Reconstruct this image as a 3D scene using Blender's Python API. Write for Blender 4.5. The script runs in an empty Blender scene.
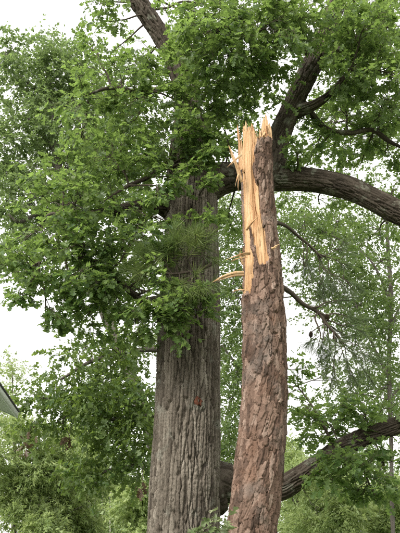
import bpy, math
import numpy as np
from mathutils import Vector, Matrix

# ------------------------------------------------------------------ camera, sky, sun, exposure
scene = bpy.context.scene
col = scene.collection
PITCH = math.radians(24.0)
VFOV = math.radians(45.0)
CAM = np.array((0.0, 0.0, 1.6))
cam_d = bpy.data.cameras.new('camera')
cam_d.sensor_fit = 'VERTICAL'
cam_d.angle = VFOV
cam_d.clip_start = 0.05
cam_d.clip_end = 3000
cam_o = bpy.data.objects.new('camera', cam_d)
cam_o.location = CAM
cam_o.rotation_euler = (math.pi / 2 + PITCH, 0, 0)
col.objects.link(cam_o)
scene.camera = cam_o

SUN_EL, SUN_AZ = math.radians(40), math.radians(-138)   # azimuth measured from +Y towards +X: to the left and a little behind the camera
world = bpy.data.worlds.new('World')
scene.world = world
world.use_nodes = True
wn = world.node_tree.nodes
wl = world.node_tree.links
wn.clear()
w_out = wn.new('ShaderNodeOutputWorld')
w_bg = wn.new('ShaderNodeBackground')
w_sky = wn.new('ShaderNodeTexSky')
w_sky.sky_type = 'NISHITA'
w_sky.sun_disc = False
w_sky.sun_elevation = SUN_EL
w_sky.sun_rotation = SUN_AZ
w_sky.air_density = 1.6
w_sky.dust_density = 6.0
w_hs = wn.new('ShaderNodeHueSaturation')
w_hs.inputs['Saturation'].default_value = 0.10
w_mix = wn.new('ShaderNodeMixRGB')
w_mix.inputs['Fac'].default_value = 0.6
w_mix.inputs['Color2'].default_value = (7.9, 7.8, 7.6, 1)      # even cloud cover veiling the blue
wl.new(w_sky.outputs[0], w_hs.inputs['Color'])
wl.new(w_hs.outputs[0], w_mix.inputs['Color1'])
wl.new(w_mix.outputs[0], w_bg.inputs['Color'])
w_bg.inputs['Strength'].default_value = 0.12
wl.new(w_bg.outputs[0], w_out.inputs['Surface'])

sun_d = bpy.data.lights.new('sun', 'SUN')
sun_d.energy = 1.5
sun_d.angle = math.radians(25)
sun_d.color = (1.0, 0.965, 0.91)
sun_o = bpy.data.objects.new('sun', sun_d)
sv = Vector((math.cos(SUN_EL) * math.sin(SUN_AZ), math.cos(SUN_EL) * math.cos(SUN_AZ), math.sin(SUN_EL)))
sun_o.rotation_euler = (-sv).to_track_quat('-Z', 'Y').to_euler()
sun_o.location = (0, 0, 30)
col.objects.link(sun_o)

scene.view_settings.view_transform = 'Standard'
scene.view_settings.look = 'None'
scene.view_settings.gamma = 1.0
scene.view_settings.exposure = 1.25
scene.cycles.use_denoising = False
scene.cycles.max_bounces = 12
scene.cycles.diffuse_bounces = 8
scene.cycles.transmission_bounces = 4

# ------------------------------------------------------------------ helpers
rng = np.random.default_rng(11)
FPX = 266.5 / math.tan(VFOV / 2)
RIGHT = np.array((1.0, 0, 0))
FWD = np.array((0, math.cos(PITCH), math.sin(PITCH)))
UP = np.array((0, -math.sin(PITCH), math.cos(PITCH)))


def ray(px, py):
    return RIGHT * (px - 200) / FPX + UP * (266.5 - py) / FPX + FWD


def P(px, py, Y):
    """A point in the place: distance Y ahead of the photographer, seen at (px, py)."""
    d = ray(px, py)
    return CAM + d * (Y / d[1])


def M_PER_PX(py, Y):
    d = ray(200, py)
    return (Y / d[1]) / FPX


def project(V):
    R = V - CAM
    dep = R @ FWD
    return 200 + FPX * (R @ RIGHT) / dep, 266.5 - FPX * (R @ UP) / dep, dep


def unit(a):
    a = np.asarray(a, float)
    return a / np.maximum(np.linalg.norm(a, axis=-1, keepdims=True), 1e-9)


def hash01(a, b, c, seed):
    with np.errstate(over='ignore'):
        h = (a.astype(np.int64) * 374761393 + b.astype(np.int64) * 668265263 + c.astype(np.int64) * 2147483647 + seed * 1274126177)
        h = (h ^ (h >> 13)) * 1274126177
        h = h ^ (h >> 16)
    return (h & 0xFFFFF).astype(float) / 0xFFFFF


def vnoise(x, y, z=None, seed=0):
    x = np.asarray(x, float); y = np.asarray(y, float)
    z = np.zeros_like(x) if z is None else np.asarray(z, float)
    xi, yi, zi = np.floor(x), np.floor(y), np.floor(z)
    fx, fy, fz = x - xi, y - yi, z - zi
    fx, fy, fz = [f * f * (3 - 2 * f) for f in (fx, fy, fz)]
    out = 0
    for i in (0, 1):
        for j in (0, 1):
            for k in (0, 1):
                w = (fx if i else 1 - fx) * (fy if j else 1 - fy) * (fz if k else 1 - fz)
                out = out + w * hash01(xi + i, yi + j, zi + k, seed)
    return out * 2 - 1


def fbm(x, y, z=None, seed=0, octv=4):
    o, a, f = 0, 0.5, 1.0
    for k in range(octv):
        o = o + a * vnoise(x * f, y * f, None if z is None else z * f, seed + k * 17)
        a *= 0.5; f *= 2.03
    return o


def voronoi(u, v, k, seed):
    """Jittered cells, k of them round the trunk. Returns distance to the cell border, cell id, offset inside the cell."""
    iu, iv = np.floor(u), np.floor(v)
    f1 = np.full(u.shape, 9e9); f2 = np.full(u.shape, 9e9)
    cid = np.zeros(u.shape, np.int64); ox = np.zeros(u.shape); oy = np.zeros(u.shape)
    for du in (-1, 0, 1):
        for dv in (-1, 0, 1):
            a = iu + du; b = iv + dv
            am = np.mod(a, k)
            cx = a + 0.5 + 0.7 * (hash01(am, b, am * 0, seed) - 0.5)
            cy = b + 0.5 + 0.9 * (hash01(am, b, am * 0 + 1, seed) - 0.5) + 0.5 * np.mod(am, 2)
            dx, dy = u - cx, v - cy
            d = np.sqrt(dx * dx + dy * dy)
            near = d < f1
            f2 = np.where(near, f1, np.minimum(f2, d))
            cid = np.where(near, (am * 100000 + (b + 5000)).astype(np.int64), cid)
            ox = np.where(near, dx, ox); oy = np.where(near, dy, oy)
            f1 = np.where(near, d, f1)
    return f2 - f1, cid, ox, oy


def sstep(a, b, x):
    t = np.clip((x - a) / (b - a), 0, 1)
    return t * t * (3 - 2 * t)


# ---- meshes from arrays
def mesh_np(name, V, polys, nper, attrs=None, smooth=False):
    me = bpy.data.meshes.new(name)
    V = np.ascontiguousarray(V, np.float32).reshape(-1, 3)
    polys = np.ascontiguousarray(polys, np.int32).reshape(-1, nper)
    n = len(polys)
    me.vertices.add(len(V)); me.vertices.foreach_set('co', V.ravel())
    me.loops.add(n * nper); me.loops.foreach_set('vertex_index', polys.ravel())
    me.polygons.add(n)
    me.polygons.foreach_set('loop_start', np.arange(0, n * nper, nper, dtype=np.int32))
    me.polygons.foreach_set('loop_total', np.full(n, nper, np.int32))
    if smooth:
        me.polygons.foreach_set('use_smooth', np.ones(n, bool))
    me.update(calc_edges=True)
    for k, a in (attrs or {}).items():
        at = me.attributes.new(k, 'FLOAT', 'POINT')
        at.data.foreach_set('value', np.ascontiguousarray(a, np.float32).ravel())
    me.validate()
    return me


def link(name, me, mat, parent=None):
    o = bpy.data.objects.new(name, me)
    if mat is not None and not me.materials:
        me.materials.append(mat)
    col.objects.link(o)
    if parent is not None:
        o.parent = parent
        o.matrix_parent_inverse = Matrix.Translation(-Vector(parent_world(parent)))
    return o


def parent_world(o):
    l = Vector(o.location)
    while o.parent is not None:
        return l * 0 + Vector(o.get('_base', (0, 0, 0)))
    return l


def thing(name, label, cat, loc, group=None):
    o = bpy.data.objects.new(name, None)
    o.location = Vector([float(c) for c in loc])
    o.empty_display_size = 0.2
    col.objects.link(o)
    o['label'] = label; o['category'] = cat
    if group:
        o['group'] = group
    return o


def catmull(pts, n):
    pts = np.asarray(pts, float)
    p = np.vstack([2 * pts[0] - pts[1], pts, 2 * pts[-1] - pts[-2]])
    m = len(pts) - 1
    seg = np.linalg.norm(np.diff(pts[:, :3], axis=0), axis=1)
    cum = np.concatenate([[0], np.cumsum(seg)])
    s = np.linspace(0, cum[-1], n)
    i = np.clip(np.searchsorted(cum, s, side='right') - 1, 0, m - 1)
    t = ((s - cum[i]) / np.maximum(seg[i], 1e-9))[:, None]
    p0, p1, p2, p3 = p[i], p[i + 1], p[i + 2], p[i + 3]
    return 0.5 * (2 * p1 + (p2 - p0) * t + (2 * p0 - 5 * p1 + 4 * p2 - p3) * t ** 2 + (3 * p1 - p0 - 3 * p2 + p3) * t ** 3)


def tube_grid(path, nv, nu):
    """path rows: x, y, z, radius. Returns centres, radii, arc length, outward normals (nv, nu, 3), angle (nu)."""
    c = catmull(path, nv)
    C, R = c[:, :3], np.maximum(c[:, 3], 1e-4)
    T = unit(np.gradient(C, axis=0))
    s = np.concatenate([[0], np.cumsum(np.linalg.norm(np.diff(C, axis=0), axis=1))])
    ref = np.array((0, 1.0, 0)) if abs(T[0][1]) < 0.9 else np.array((1.0, 0, 0))
    A = np.zeros_like(C)
    a = unit(ref - T[0] * (ref @ T[0]))
    for i in range(nv):
        a = unit(a - T[i] * (a @ T[i]))
        A[i] = a
    B = np.cross(T, A)
    th = np.linspace(0, 2 * math.pi, nu, endpoint=False)
    N = A[:, None, :] * np.cos(th)[None, :, None] + B[:, None, :] * np.sin(th)[None, :, None]
    return C, R, s, N, th


def grid_quads(nv, nu):
    i = np.arange(nv - 1)[:, None] * nu
    j = np.arange(nu)[None, :]
    j2 = (j + 1) % nu
    return np.stack([i + j, i + j2, i + nu + j2, i + nu + j], -1).reshape(-1, 4)


def oak_bark(C, R, s, N, th, seed, depth=0.030, cw=0.058, ch=0.34, lump=0.03):
    nv, nu = len(s), len(th)
    k = max(6, int(round(2 * math.pi * R.mean() / cw)))
    un = np.broadcast_to(th / (2 * math.pi), (nv, nu))
    S = np.broadcast_to(s[:, None], (nv, nu))
    cx, cy = np.cos(un * 2 * math.pi) * R.mean(), np.sin(un * 2 * math.pi) * R.mean()
    warp = fbm(cx * 9, cy * 9, S * 3.0, seed + 3, 3)
    warp2 = fbm(cx * 25, cy * 25, S * 9.0, seed + 5, 2)
    e, cid, ox, oy = voronoi(un * k + warp * 0.55 + warp2 * 0.22, S / ch + warp * 0.9, k, seed)
    h = sstep(0.04, 0.24, e)
    fine = 0.6 - 2.2 * np.abs(fbm(cx * 60, cy * 60, S * 24, seed + 9, 3))
    cracks = np.abs(fbm(cx * 14, cy * 14, S * 26, seed + 12, 2))
    lum = fbm(cx * 2.2, cy * 2.2, S * 1.3, seed + 7, 3)
    deep = 0.75 + 0.6 * fbm(cx * 5, cy * 5, S * 2, seed + 21, 2)
    hh = depth * deep * (h - 0.8) + fine * depth * 0.24 - sstep(0.07, 0.0, cracks) * depth * 0.16 * h + lum * lump * np.minimum(R[:, None] / 0.3, 1.2)
    return hh, hash01(cid, cid * 0, cid * 0, seed + 1)


def bark_limb(name, path, seed, mat, parent, nu=64, step=0.012, depth=0.022, cw=0.05, ch=0.26, lump=0.05):
    L = np.linalg.norm(np.diff(np.asarray(path)[:, :3], axis=0), axis=1).sum()
    nv = max(12, int(L / step))
    C, R, s, N, th = tube_grid(path, nv, nu)
    hh, rnd = oak_bark(C, R, s, N, th, seed, depth, cw, ch, lump)
    V = C[:, None, :] + N * (R[:, None] + hh * np.minimum(1, R[:, None] / 0.07))[..., None]
    return link(name, mesh_np(name, V, grid_quads(nv, nu), 4, {'rnd': rnd}, True), mat, parent)


class Wood:
    """collects thin round stems into one mesh"""
    def __init__(self):
        self.V, self.F, self.n = [], [], 0

    def stem(self, path, sides=5, n=7):
        C, R, s, N, th = tube_grid(np.asarray(path, float), n, sides)
        self.V.append((C[:, None, :] + N * R[:, None, None]).reshape(-1, 3))
        self.F.append(grid_quads(n, sides) + self.n)
        self.n += n * sides

    def build(self, name, mat, parent):
        V = np.vstack(self.V)
        return link(name, mesh_np(name, V, np.vstack(self.F), 4, {'rnd': np.full(len(V), 0.5)}, True), mat, parent)


# ---- leaves: (vertices with x along the midrib, y sideways, z off the blade; triangles)
def lobed_leaf(lobes, fold, curl, skew=0.0):
    """lobes: list of (sinus x, sinus half width, tip x, tip half width). A deeply cut oak leaf."""
    mid = [(0.0, 0.0)] + [(l[0], 0) for l in lobes] + [(1.0, 0.0)]
    V, F = [], []

    def add(x, y):
        V.append((x, y + skew * math.sin(x * 3), fold * abs(y) - curl * x * x + 0.05 * math.sin(9 * x + 20 * y)))
        return len(V) - 1
    m = [add(x, y) for x, y in mid]
    for sgn in (1, -1):
        sin_i = [add(l[0], sgn * l[1]) for l in lobes]
        end = m[-1]
        for i, l in enumerate(lobes):
            tip = add(l[2], sgn * l[3])
            nxt = sin_i[i + 1] if i + 1 < len(lobes) else end
            mn = m[i + 2]
            tri = [(sin_i[i], tip, nxt), (m[i + 1], sin_i[i], nxt)]
            if nxt != end:
                tri.append((m[i + 1], nxt, mn))
            for t in tri:
                F.append(t[::-1] if sgn > 0 else t)
    # stalk
    a, b = add(-0.22, 0.008), add(-0.22, -0.008)
    F.append((m[0], a, b)); F.append((m[0], sin_i[0], m[1])); F.append((m[0], m[1], m[1] + 0))
    F = [f for f in F if len(set(f)) == 3]
    return np.array(V, float), np.array(F, int)


OAK = [lobed_leaf([(0.10, 0.04, 0.27, 0.26), (0.33, 0.075, 0.55, 0.38), (0.60, 0.08, 0.84, 0.29)], f, c, k)
       for f, c, k in ((0.25, 0.12, 0.02), (0.45, 0.3, -0.03), (-0.1, 0.2, 0.0), (0.15, -0.08, 0.03))]
OAK_LOW = [lobed_leaf([(0.12, 0.05, 0.36, 0.34), (0.48, 0.08, 0.78, 0.32)], f, c, k)
           for f, c, k in ((0.25, 0.12, 0.02), (0.4, 0.3, -0.03), (-0.1, 0.1, 0.0))]
TRI = [lobed_leaf([(0.25, 0.09, 0.55, 0.33)], f, c, k) for f, c, k in ((0.25, 0.12, 0.02), (0.4, 0.3, -0.03), (-0.1, 0.1, 0.0))]
SLIM = [(np.array([(0, 0, 0), (0.4, 0.17, 0.03), (1, 0, -0.12 * k), (0.4, -0.17, 0.03)], float), np.array([(0, 2, 1), (0, 3, 2)])) for k in (0, 1, 2)]
BROAD = [(np.array([(0, 0, 0), (0.42, 0.34, 0.08), (0.62, 0.12, 0.0), (1, 0.02, -0.15 * k), (0.70, -0.14, 0.0), (0.50, -0.36, 0.08)], float),
          np.array([(0, 2, 1), (0, 3, 2), (0, 4, 3), (0, 5, 4)])) for k in (0, 1, 2)]


class Leaves:
    def __init__(self, kit):
        self.kit = kit
        self.p, self.d, self.n, self.s = [], [], [], []

    def add(self, p, d, n, s):
        self.p.append(np.atleast_2d(p)); self.d.append(np.atleast_2d(d)); self.n.append(np.atleast_2d(n)); self.s.append(np.atleast_1d(s))

    def arrays(self):
        p, d, n, s = np.vstack(self.p), unit(np.vstack(self.d)), np.vstack(self.n), np.concatenate(self.s)
        n = unit(n - d * (n * d).sum(1, keepdims=True))
        return p, d, n, s

    def mesh(self, name, keep=None):
        p, d, n, s = self.arrays()
        if keep is not None:
            p, d, n, s = p[keep], d[keep], n[keep], s[keep]
        side = np.cross(n, d)
        which = rng.integers(0, len(self.kit), len(p))
        VV, FF, RR, base = [], [], [], 0
        for k, (V, F) in enumerate(self.kit):
            m = which == k
            c = m.sum()
            if not c:
                continue
            wv = 1 + 0.25 * rng.normal(size=c).clip(-1, 1)
            v = p[m][:, None, :] + s[m][:, None, None] * (V[None, :, 0, None] * d[m][:, None, :] + V[None, :, 1, None] * (side[m] * wv[:, None])[:, None, :] + V[None, :, 2, None] * n[m][:, None, :])
            VV.append(v.reshape(-1, 3))
            FF.append((F[None] + (np.arange(c) * len(V))[:, None, None] + base).reshape(-1, 3))
            RR.append(np.repeat(rng.random(c), len(V)))
            base += c * len(V)
        return mesh_np(name, np.vstack(VV), np.vstack(FF), 3, {'rnd': np.concatenate(RR)})


def bent(a, b, sag=0.1, n=5, jit=0.05):
    a, b = np.asarray(a, float), np.asarray(b, float)
    L = np.linalg.norm(b - a)
    t = np.linspace(0, 1, n)[:, None]
    p = a + (b - a) * t
    p[1:-1] += rng.normal(size=(n - 2, 3)) * jit * L
    p[:, 2] += sag * L * (t[:, 0] * (1 - t[:, 0])) * 2
    return p


def with_r(p, r0, r1):
    return np.hstack([p, np.linspace(r0, r1, len(p))[:, None]])


def spray(wood, leaves, base, tip, size, twigs=6, per=6, r=0.006, droop=0.25, spread=0.32):
    """a leafy shoot: stem from base to tip, side twigs in a flattish fan, leaves bunched near the twig ends"""
    p = bent(base, tip, 0.12, 5, 0.05)
    wood.stem(with_r(p, r, r * 0.4), 4, 5)
    L = np.linalg.norm(tip - base)
    ax = unit(tip - base)
    sidev = np.cross(ax, (0, 0, 1)); sidev = unit(sidev) if np.linalg.norm(sidev) > 1e-3 else np.array((1.0, 0, 0))
    upv = np.cross(sidev, ax)
    path = catmull(p, 20)
    for k in range(twigs):
        t = 0.35 + 0.65 * (k + rng.random()) / twigs
        o = path[min(19, int(t * 19))]
        sg = 1 if k % 2 else -1
        dirv = unit(ax * rng.uniform(0.4, 1.1) + sidev * sg * rng.uniform(0.3, 1.1) * (1 if k < twigs - 1 else 0.2) + upv * rng.normal() * 0.45)
        l = min(spread, 0.45 * L) * rng.uniform(0.6, 1.25)
        e = o + dirv * l + np.array((0, 0, -droop * l * rng.random()))
        wood.stem(with_r(bent(o, e, 0.1, 3, 0.04), r * 0.5, r * 0.22), 3, 3)
        c = max(2, int(per * rng.uniform(0.7, 1.3)))
        tt = 1 - rng.random(c) ** 1.6 * 0.75
        pos = o + (e - o) * tt[:, None] + rng.normal(size=(c, 3)) * 0.008
        az = rng.normal(size=c) * 1.1
        sd = np.cross(dirv, (0, 0, 1)) + 1e-6
        sd = unit(sd)
        d = dirv[None] * np.cos(az)[:, None] + sd[None] * np.sin(az)[:, None]
        d[:, 2] -= droop * (0.4 + rng.random(c) * 1.6)
        d += rng.normal(size=(c, 3)) * 0.22
        n = np.array((0, 0, 1.0)) + rng.normal(size=(c, 3)) * 0.5
        d = unit(d)
        sz = size * rng.uniform(0.5, 1.3, c)
        leaves.add(pos + d * 0.2 * sz[:, None], d, n, sz)


def nearest_on(paths, q):
    best = None
    for p in paths:
        d = np.linalg.norm(p[:, :3] - q, axis=1)
        i = d.argmin()
        if best is None or d[i] < best[0]:
            best = (d[i], p[i, :3], p[i, 3])
    return best


def ell(n, shell=0.0):
    v = unit(rng.normal(size=(n, 3)))
    r = (shell + (1 - shell) * rng.random(n)) ** (1 / 3)
    return v * r[:, None]


# ------------------------------------------------------------------ materials
def new_mat(name):
    m = bpy.data.materials.new(name)
    m.use_nodes = True
    nt = m.node_tree
    nt.nodes.clear()
    out = nt.nodes.new('ShaderNodeOutputMaterial')
    return m, nt, out


def node(nt, kind, **kw):
    n = nt.nodes.new('ShaderNode' + kind)
    for k, v in kw.items():
        if k in n.inputs:
            n.inputs[k].default_value = v
        else:
            setattr(n, k, v)
    return n


def ramp(nt, fac, stops):
    r = nt.nodes.new('ShaderNodeValToRGB')
    el = r.color_ramp.elements
    while len(el) < len(stops):
        el.new(0.5)
    for e, (p, c) in zip(el, stops):
        e.position = p
        e.color = (*c, 1)
    nt.links.new(fac, r.inputs['Fac'])
    return r.outputs['Color']


def attr(nt, name):
    a = nt.nodes.new('ShaderNodeAttribute')
    a.attribute_name = name
    return a.outputs['Fac']


def leaf_mat(name, cols, trans=0.4, tcol=(0.17, 0.30, 0.035), rough=0.45, back=(0.11, 0.15, 0.075)):
    m, nt, out = new_mat(name)
    c = ramp(nt, attr(nt, 'rnd'), [(i / (len(cols) - 1), k) for i, k in enumerate(cols)])
    tcl = nt.nodes.new('ShaderNodeTexCoord')                       # shoots differ a little in age and tone
    nz = node(nt, 'TexNoise', Scale=1.7, Detail=3.0, Roughness=0.6)
    nt.links.new(tcl.outputs['Object'], nz.inputs['Vector'])
    hs = node(nt, 'HueSaturation')
    mrh = node(nt, 'MapRange'); mrh.inputs[1].default_value = 0.3; mrh.inputs[2].default_value = 0.7; mrh.inputs[3].default_value = 0.475; mrh.inputs[4].default_value = 0.515
    mrv = node(nt, 'MapRange'); mrv.inputs[1].default_value = 0.3; mrv.inputs[2].default_value = 0.7; mrv.inputs[3].default_value = 1.25; mrv.inputs[4].default_value = 0.82
    nt.links.new(nz.outputs['Fac'], mrh.inputs[0]); nt.links.new(nz.outputs['Fac'], mrv.inputs[0])
    nt.links.new(mrh.outputs[0], hs.inputs['Hue']); nt.links.new(mrv.outputs[0], hs.inputs['Value'])
    nt.links.new(c, hs.inputs['Color'])
    c = hs.outputs[0]
    geo = nt.nodes.new('ShaderNodeNewGeometry')
    mx = node(nt, 'MixRGB', blend_type='MIX')
    mul = node(nt, 'Math', operation='MULTIPLY'); mul.inputs[1].default_value = 0.55
    nt.links.new(geo.outputs['Backfacing'], mul.inputs[0])
    nt.links.new(mul.outputs[0], mx.inputs['Fac'])
    nt.links.new(c, mx.inputs['Color1']); mx.inputs['Color2'].default_value = (*back, 1)
    b = node(nt, 'BsdfPrincipled', Roughness=rough)
    b.inputs['Specular IOR Level'].default_value = 0.35
    nt.links.new(mx.outputs[0], b.inputs['Base Color'])
    t = node(nt, 'BsdfTranslucent')
    tm = node(nt, 'MixRGB', blend_type='MIX'); tm.inputs['Fac'].default_value = 0.75
    nt.links.new(c, tm.inputs['Color1']); tm.inputs['Color2'].default_value = (*tcol, 1)
    nt.links.new(tm.outputs[0], t.inputs['Color'])
    s = node(nt, 'MixShader'); s.inputs['Fac'].default_value = trans
    nt.links.new(b.outputs[0], s.inputs[1]); nt.links.new(t.outputs[0], s.inputs[2])
    nt.links.new(s.outputs[0], out.inputs['Surface'])
    return m


def bark_mat(name, cols, spots=None, scale=6.0, rough=0.9, use_rnd=0.5, zs=0.35, bump=0.85):
    """cols: dark to light bark tones mixed by noise and by piece; spots: colour of patches with a shape of their own (lichen, fresh flakes)"""
    m, nt, out = new_mat(name)
    tc = nt.nodes.new('ShaderNodeTexCoord')
    mp = node(nt, 'Mapping'); mp.inputs['Scale'].default_value = (1, 1, zs)
    nt.links.new(tc.outputs['Object'], mp.inputs['Vector'])
    n1 = node(nt, 'TexNoise', Scale=scale, Detail=8.0, Roughness=0.65)
    nt.links.new(mp.outputs[0], n1.inputs['Vector'])
    add = node(nt, 'MixRGB', blend_type='MIX'); add.inputs['Fac'].default_value = use_rnd
    nt.links.new(n1.outputs['Fac'], add.inputs['Color1'])
    nt.links.new(attr(nt, 'rnd'), add.inputs['Color2'])
    c = ramp(nt, add.outputs[0], [(0.2 + 0.6 * i / (len(cols) - 1), k) for i, k in enumerate(cols)])
    if spots:
        for sc, lo, hi, sc_col, amt in spots:
            n2 = node(nt, 'TexNoise', Scale=sc, Detail=6.0, Roughness=0.6)
            nt.links.new(tc.outputs['Object'], n2.inputs['Vector'])
            mr = node(nt, 'MapRange'); mr.inputs[1].default_value = lo; mr.inputs[2].default_value = hi; mr.inputs[4].default_value = amt
            nt.links.new(n2.outputs['Fac'], mr.inputs[0])
            mx = node(nt, 'MixRGB', blend_type='MIX'); mx.inputs['Color2'].default_value = (*sc_col, 1)
            nt.links.new(mr.outputs[0], mx.inputs['Fac']); nt.links.new(c, mx.inputs['Color1'])
            c = mx.outputs[0]
    b = node(nt, 'BsdfPrincipled', Roughness=rough)
    b.inputs['Specular IOR Level'].default_value = 0.2
    nt.links.new(c, b.inputs['Base Color'])
    n3 = node(nt, 'TexNoise', Scale=55.0, Detail=8.0, Roughness=0.75)
    nt.links.new(mp.outputs[0], n3.inputs['Vector'])
    bp = node(nt, 'Bump', Strength=bump, Distance=0.016)
    nt.links.new(n3.outputs['Fac'], bp.inputs['Height']); nt.links.new(bp.outputs[0], b.inputs['Normal'])
    nt.links.new(b.outputs[0], out.inputs['Surface'])
    return m


M = {}
M['oak_bark'] = bark_mat('oak_bark', [(0.040, 0.032, 0.024), (0.115, 0.095, 0.073), (0.21, 0.18, 0.142), (0.34, 0.30, 0.245)],
                         [(3.5, 0.57, 0.68, (0.30, 0.305, 0.25), 0.5), (1.1, 0.58, 0.75, (0.10, 0.08, 0.06), 0.6)], use_rnd=0.3)
M['limb_bark'] = bark_mat('limb_bark', [(0.032, 0.025, 0.018), (0.07, 0.055, 0.041), (0.135, 0.112, 0.087)],  # dark brown, darker than the trunk: shade at fork and leader painted in
                          [(5.0, 0.56, 0.64, (0.21, 0.215, 0.165), 0.6), (1.7, 0.55, 0.7, (0.04, 0.033, 0.026), 0.6)], use_rnd=0.3)
M['pine_bark'] = bark_mat('pine_bark', [(0.048, 0.032, 0.023), (0.125, 0.079, 0.057), (0.205, 0.134, 0.098), (0.31, 0.227, 0.178)],
                          [(3.0, 0.54, 0.72, (0.22, 0.115, 0.068), 0.4), (2.2, 0.53, 0.68, (0.15, 0.125, 0.105), 0.75)], use_rnd=0.5)
M['twig'] = bark_mat('twig', [(0.05, 0.04, 0.03), (0.10, 0.08, 0.06)], use_rnd=0.2, bump=0.1)
M['grey_bark'] = bark_mat('grey_bark', [(0.06, 0.052, 0.042), (0.115, 0.10, 0.084), (0.19, 0.172, 0.15)], use_rnd=0.2)
M['pale_bark'] = bark_mat('pale_bark', [(0.26, 0.235, 0.20), (0.38, 0.35, 0.31)], use_rnd=0.2)
M['oak_leaf'] = leaf_mat('oak_leaf', [(0.055, 0.105, 0.034), (0.085, 0.150, 0.046), (0.120, 0.195, 0.058), (0.20, 0.275, 0.10)], 0.52, (0.285, 0.42, 0.085), back=(0.195, 0.24, 0.135))
M['oak_leaf_dark'] = leaf_mat('oak_leaf_dark', [(0.050, 0.092, 0.028), (0.080, 0.132, 0.038), (0.13, 0.19, 0.052)], 0.48, (0.25, 0.36, 0.06), back=(0.12, 0.16, 0.07))
M['olive_leaf'] = leaf_mat('olive_leaf', [(0.115, 0.17, 0.066), (0.155, 0.22, 0.086), (0.20, 0.27, 0.11)], 0.5, (0.29, 0.41, 0.12), back=(0.20, 0.24, 0.14))
M['light_leaf'] = leaf_mat('light_leaf', [(0.075, 0.125, 0.042), (0.11, 0.165, 0.055), (0.15, 0.21, 0.07)], 0.48, (0.25, 0.36, 0.08), back=(0.18, 0.23, 0.11))
M['pale_leaf'] = leaf_mat('pale_leaf', [(0.21, 0.285, 0.11), (0.27, 0.345, 0.135), (0.33, 0.40, 0.165)], 0.5, (0.42, 0.52, 0.16), back=(0.30, 0.37, 0.20))
M['needle'] = leaf_mat('needle', [(0.11, 0.165, 0.04), (0.15, 0.21, 0.055), (0.20, 0.26, 0.075)], 0.25, (0.14, 0.22, 0.05))
M['needle_dark'] = leaf_mat('needle_dark', [(0.05, 0.085, 0.03), (0.075, 0.115, 0.04), (0.11, 0.15, 0.055)], 0.25, (0.14, 0.20, 0.05), back=(0.09, 0.12, 0.06))  # darker copy of needle: the silhouette against the sky is put into the colour
M['dead_leaf'] = leaf_mat('dead_leaf', [(0.055, 0.036, 0.022), (0.09, 0.06, 0.035), (0.13, 0.09, 0.052)], 0.25, (0.12, 0.075, 0.035), back=(0.12, 0.085, 0.055))
M['cone'] = bark_mat('cone', [(0.04, 0.028, 0.02), (0.09, 0.06, 0.04)], use_rnd=0.2)


def wood_mat():
    m, nt, out = new_mat('split_wood')
    tc = nt.nodes.new('ShaderNodeTexCoord')
    mp = node(nt, 'Mapping'); mp.inputs['Scale'].default_value = (1, 1, 0.045)
    nt.links.new(tc.outputs['Object'], mp.inputs['Vector'])
    n1 = node(nt, 'TexNoise', Scale=60.0, Detail=7.0, Roughness=0.6)
    n2 = node(nt, 'TexNoise', Scale=11.0, Detail=4.0, Roughness=0.55)
    for n in (n1, n2):
        nt.links.new(mp.outputs[0], n.inputs['Vector'])
    mx = node(nt, 'MixRGB', blend_type='MIX'); mx.inputs['Fac'].default_value = 0.58
    nt.links.new(n1.outputs['Fac'], mx.inputs['Color1']); nt.links.new(n2.outputs['Fac'], mx.inputs['Color2'])
    c = ramp(nt, mx.outputs[0], [(0.32, (0.14, 0.06, 0.026)), (0.41, (0.34, 0.175, 0.078)), (0.50, (0.47, 0.29, 0.145)), (0.60, (0.54, 0.375, 0.215)), (0.70, (0.61, 0.475, 0.31))])
    b = node(nt, 'BsdfPrincipled', Roughness=0.7)
    b.inputs['Specular IOR Level'].default_value = 0.25
    nt.links.new(c, b.inputs['Base Color'])
    bp = node(nt, 'Bump', Strength=0.5, Distance=0.006)
    nt.links.new(n1.outputs['Fac'], bp.inputs['Height']); nt.links.new(bp.outputs[0], b.inputs['Normal'])
    nt.links.new(b.outputs[0], out.inputs['Surface'])
    return m


M['wood'] = wood_mat()


def plain(name, c1, c2, scale, rough=0.7):
    m, nt, out = new_mat(name)
    tc = nt.nodes.new('ShaderNodeTexCoord')
    n1 = node(nt, 'TexNoise', Scale=scale, Detail=8.0, Roughness=0.6)
    nt.links.new(tc.outputs['Object'], n1.inputs['Vector'])
    c = ramp(nt, n1.outputs['Fac'], [(0.35, c1), (0.65, c2)])
    b = node(nt, 'BsdfPrincipled', Roughness=rough)
    nt.links.new(c, b.inputs['Base Color'])
    bp = node(nt, 'Bump', Strength=0.2, Distance=0.01)
    nt.links.new(n1.outputs['Fac'], bp.inputs['Height']); nt.links.new(bp.outputs[0], b.inputs['Normal'])
    nt.links.new(b.outputs[0], out.inputs['Surface'])
    return m


M['grass'] = plain('grass', (0.045, 0.08, 0.02), (0.09, 0.12, 0.04), 3.0, 0.95)
M['paint'] = plain('painted_board', (0.72, 0.80, 0.70), (0.78, 0.85, 0.76), 5.0, 0.5)
M['siding'] = plain('siding', (0.55, 0.57, 0.52), (0.62, 0.63, 0.58), 4.0, 0.6)
M['shingle'] = plain('shingle', (0.035, 0.035, 0.038), (0.08, 0.078, 0.075), 30.0, 0.9)
M['wire'] = plain('wire', (0.03, 0.03, 0.03), (0.05, 0.05, 0.05), 30.0, 0.5)

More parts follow.
